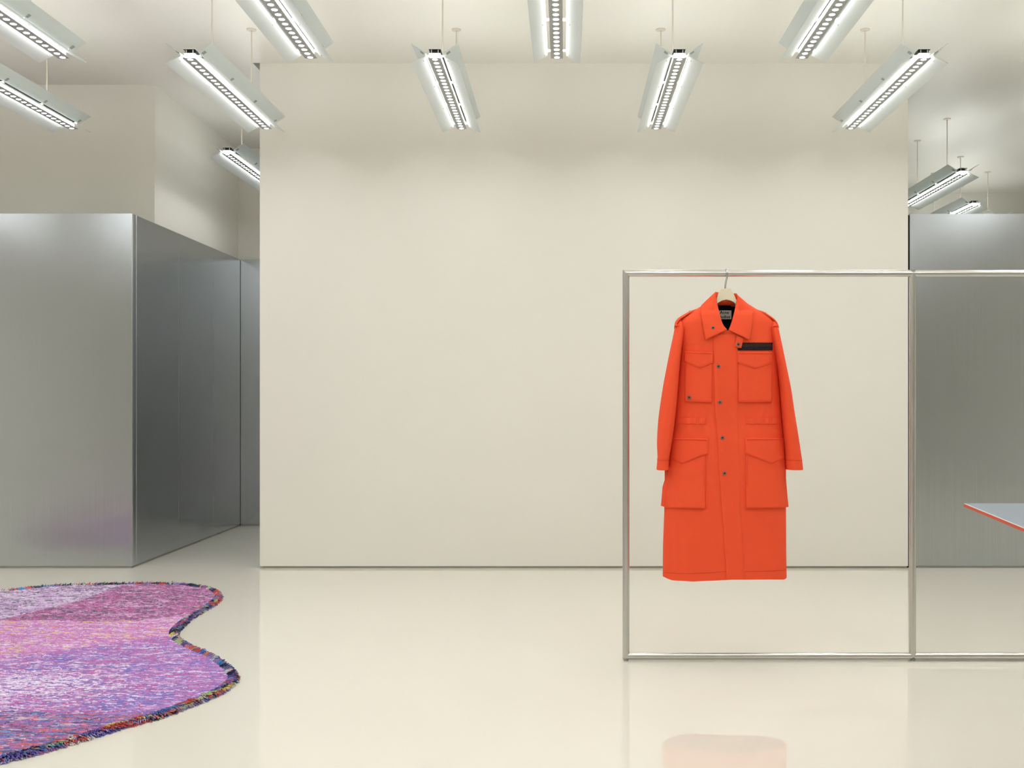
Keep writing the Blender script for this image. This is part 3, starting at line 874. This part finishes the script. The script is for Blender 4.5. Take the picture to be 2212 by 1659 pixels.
build_at(MB().bevel_box(1.58, 2.22, (A.y+C.y)/2-.02, (A.y+C.y)/2+.02, .3, .5, .004), 'stretcher', M['steel'], tbl)

# ------------------------------------------------------------------ rug
edge_px = [(0, 1282), (79, 1274), (132, 1270), (225, 1267.5), (265, 1267), (344, 1266), (397, 1268.5), (437, 1274), (458, 1280), (468, 1289), (465, 1299), (449, 1312), (432, 1322), (408, 1336), (386, 1354), (372, 1369.5),
           (374, 1384), (387, 1394), (418, 1410), (450, 1423), (471, 1437), (489, 1451), (499, 1468), (490, 1483), (470, 1497), (432, 1515), (392, 1530), (340, 1550), (288, 1564), (235, 1579), (170, 1600), (104, 1619), (26, 1640)]
plan = [Vector(pf(*p)) for p in edge_px]
plan += [Vector(p) for p in ((-2.02, 3.24), (-2.45, 3.05), (-3.1, 3.10), (-3.7, 3.45), (-4.15, 4.0), (-4.55, 4.6), (-4.75, 5.2), (-4.55, 5.8), (-4.05, 6.15))]
out = []
n = len(plan)
for i in range(n):
    p0, p1, p2, p3 = plan[i-1], plan[i], plan[(i+1) % n], plan[(i+2) % n]
    L = (p2-p1).length; k = max(1, int(L/.02))
    for j in range(k):
        t = j/k
        out.append(.5*((2*p1)+(p2-p0)*t+(2*p0-5*p1+4*p2-p3)*t*t+(3*p1-p0-3*p2+p3)*t**3))
rug = root('area_rug', (-3.0, 4.7, 0), 'cloud-shaped woven rug in lilac, pink and blue with a shaggy multicoloured edge', 'rug')
def rl(o): o.location = -rug.location; return o
m = MB(); N = len(out)
m.v += [(p.x, p.y, 0.0005) for p in out]+[(p.x, p.y, .012) for p in out]
m.f += [tuple(range(N-1, -1, -1)), tuple(range(N, 2*N))]+[(i, (i+1) % N, N+(i+1) % N, N+i) for i in range(N)]; m.m += [0]*(N+2)
rl(m.build('backing', M['rugbase'], rug))
def bnd(pts): 
    t = sorted(pf(*p) for p in pts); return lambda X: interp(t, X)
b1 = bnd([(0, 1345), (60, 1330), (110, 1318), (170, 1303), (220, 1285), (262, 1270)])
t1 = sorted(pf(*p) for p in ((0, 1346), (100, 1345), (200, 1349), (300, 1346), (390, 1337)))
b2 = lambda X: interp(t1, X)
b3 = bnd([(0, 1432), (60, 1420), (180, 1405), (270, 1393), (380, 1378)])
b4 = bnd([(0, 1545), (120, 1548), (250, 1552), (350, 1540)])
C8 = lambda *a: srgb(*a)
PAL = {
 0: [C8(214, 200, 222), C8(204, 184, 216), C8(196, 168, 206), C8(222, 214, 230), C8(186, 146, 198), C8(84, 84, 98), C8(208, 178, 214), C8(120, 112, 140)],
 1: [C8(186, 96, 156), C8(172, 84, 142), C8(196, 128, 178), C8(158, 90, 140), C8(208, 170, 202), C8(84, 74, 96), C8(150, 100, 148), C8(180, 76, 136), C8(66, 68, 82), C8(192, 146, 190)],
 2: [C8(200, 128, 194), C8(192, 112, 182), C8(210, 166, 208), C8(200, 140, 200), C8(226, 190, 110), C8(196, 140, 198), C8(218, 200, 222), C8(182, 116, 180), C8(204, 122, 180), C8(206, 160, 206), C8(190, 130, 186)],
 3: [C8(182, 116, 188), C8(166, 110, 184), C8(192, 144, 202), C8(132, 114, 188), C8(106, 106, 186), C8(214, 200, 226), C8(156, 108, 168), C8(190, 92, 162), C8(150, 126, 192), C8(198, 160, 206), C8(176, 120, 180)],
 4: [C8(104, 94, 172), C8(86, 100, 176), C8(140, 98, 168), C8(190, 90, 116), C8(198, 100, 100), C8(164, 92, 152), C8(66, 68, 92), C8(112, 138, 184), C8(176, 112, 174), C8(206, 188, 202), C8(84, 86, 150), C8(150, 110, 172)],
}
rnd = random.Random(3)
SOFT = Vector(C8(186, 166, 190))
def zone(X, Y):
    j = noise.noise(Vector((X*14, Y*40, 0)))*.035+rnd.gauss(0, .022 if Y < 3.95 else .008)
    Y2 = Y+j
    if Y2 > b2(X):
        return 0 if Y2 < 9 and Y2 > b1(X) and X < pf(262, 1270)[0]+.06 and Y2 > b1(X) else 1
    if Y2 > b3(X): return 2
    if Y2 > b4(X): return 3
    return 4
pile = MB(); pit = .0062
ymin = min(p.y for p in out); ymax = max(p.y for p in out)
y = ymin+.006
row = 0
while y < ymax-.004:
    xsx = []
    for i in range(N):
        a, b_ = out[i], out[(i+1) % N]
        if (a.y > y) != (b_.y > y): xsx.append(a.x+(b_.x-a.x)*(y-a.y)/(b_.y-a.y))
    xsx.sort()
    for a, b_ in zip(xsx[::2], xsx[1::2]):
        x = a+.004
        ci = rnd.randrange(20); 
        while x < b_-.006:
            L = min(rnd.choice((.007, .010, .014, .018, .025, .04)), b_-.004-x)
            xm = x+L/2; pal = PAL[zone(xm, y)]
            q = noise.noise(Vector((xm*1.6, y*9.0, 2.0)))*.5+.5+noise.noise(Vector((xm*5, y*34.0, 7.0)))*.25
            idx = int(q*len(pal)*1.15) if rnd.random() < .36 else rnd.randrange(len(pal))
            c = Vector(pal[idx % len(pal)])
            wp = math.exp(-(((xm+2.25)/.38)**2+((y-4.2)/.22)**2))
            if zone(xm, y) == 3 and rnd.random() < wp*.6: c = Vector(C8(230, 218, 238))
            c = c.lerp(SOFT, .16)*rnd.uniform(.86, 1.10)
            wv = .0015*math.sin(xm*9+row)
            h = .0135+rnd.uniform(0, .0022)
            b0 = len(pile.v)
            for xx, s in ((x, .6), (x+L*.5, 1), (x+L, .6)):
                pile.v += [(xx, y-pit*.62+wv, .0115), (xx, y+wv, .0125+(h-.0125)*s+.0015*s), (xx, y+pit*.62+wv, .0115)]
            pile.c += [tuple(c)]*9
            for k in (0, 3):
                pile.f += [(b0+k, b0+k+1, b0+k+4, b0+k+3), (b0+k+1, b0+k+2, b0+k+5, b0+k+4)]; pile.m += [0, 0]
            x += L
    y += pit; row += 1
o = rl(pile.build('woven_pile', M['yarn'], rug)); o['kind'] = 'stuff'
FC = [C8(70, 86, 114), C8(58, 64, 84), C8(206, 104, 98), C8(196, 86, 92), C8(158, 140, 190), C8(132, 108, 168), C8(190, 204, 160), C8(108, 126, 168), C8(178, 118, 174), C8(104, 102, 180), C8(224, 210, 126), C8(80, 146, 200), C8(208, 202, 206), C8(214, 128, 106)]
FW = [5, 4, 4, 2, 5, 3, 3, 4, 3, 3, 1, 2, 2.5, 2]
fr = MB(); s_acc = 0; cur = {}
per = 0
for i in range(N):
    a, b_ = out[i], out[(i+1) % N]; L = (b_-a).length
    if L < 1e-6: continue
    tg = (b_-a)/L; nr = Vector((-tg.y, tg.x))
    # outward normal
    if i == 0:
        area = sum(out[k].x*out[(k+1) % N].y-out[(k+1) % N].x*out[k].y for k in range(N)); sg = -1 if area > 0 else 1
    nr = nr*sg
    nst = max(1, int(L/.0036))
    for j in range(nst):
        p = a+(b_-a)*(j/nst); per += L/nst
        for layer in range(4):
            key = (layer, int((per+layer*.037)/(.05+.02*layer)))
            if key not in cur: cur[key] = rnd.choices(FC, FW)[0]
            c = Vector(cur[key] if rnd.random() < .85 else rnd.choices(FC, FW)[0])*rnd.uniform(.8, 1.15)
            inn = (-.014, -.006, .002, .006)[layer]+rnd.uniform(-.004, .004)
            z0 = (.012, .012, .009, .004)[layer]
            up = (.75, .55, .25, .05)[layer]+rnd.uniform(-.2, .25)
            ln = rnd.uniform(.020, .037); sd = rnd.uniform(-.55, .55)+.35*math.sin(per*23)
            d0 = Vector((nr.x+tg.x*sd, nr.y+tg.y*sd, up)).normalized()
            q0 = Vector((p.x+nr.x*inn, p.y+nr.y*inn, z0)); q1 = q0+d0*ln*.55
            d1 = (d0+Vector((0, 0, -.5))).normalized(); q2 = q1+d1*ln*.45
            q1.z = max(q1.z, .004); q2.z = max(q2.z, .0035)
            sdv = Vector((-d0.y, d0.x, 0)).normalized(); upv = d0.cross(sdv)
            b0 = len(fr.v); r = .0026
            for q, rr in ((q0, r), (q1, r*1.05), (q2, r*.8)):
                for (u, v) in ((1, 0), (-.5, .87), (-.5, -.87)):
                    fr.v.append(tuple(q+sdv*(u*rr)+upv*(v*rr)))
            fr.c += [tuple(c)]*9
            for k in (0, 3):
                for e in range(3):
                    f_ = (e+1) % 3
                    fr.f.append((b0+k+e, b0+k+f_, b0+k+3+f_, b0+k+3+e)); fr.m.append(0)
            fr.f.append((b0+6, b0+7, b0+8)); fr.m.append(0)
o = rl(fr.build('fringe', M['yarn'], rug)); o['kind'] = 'stuff'
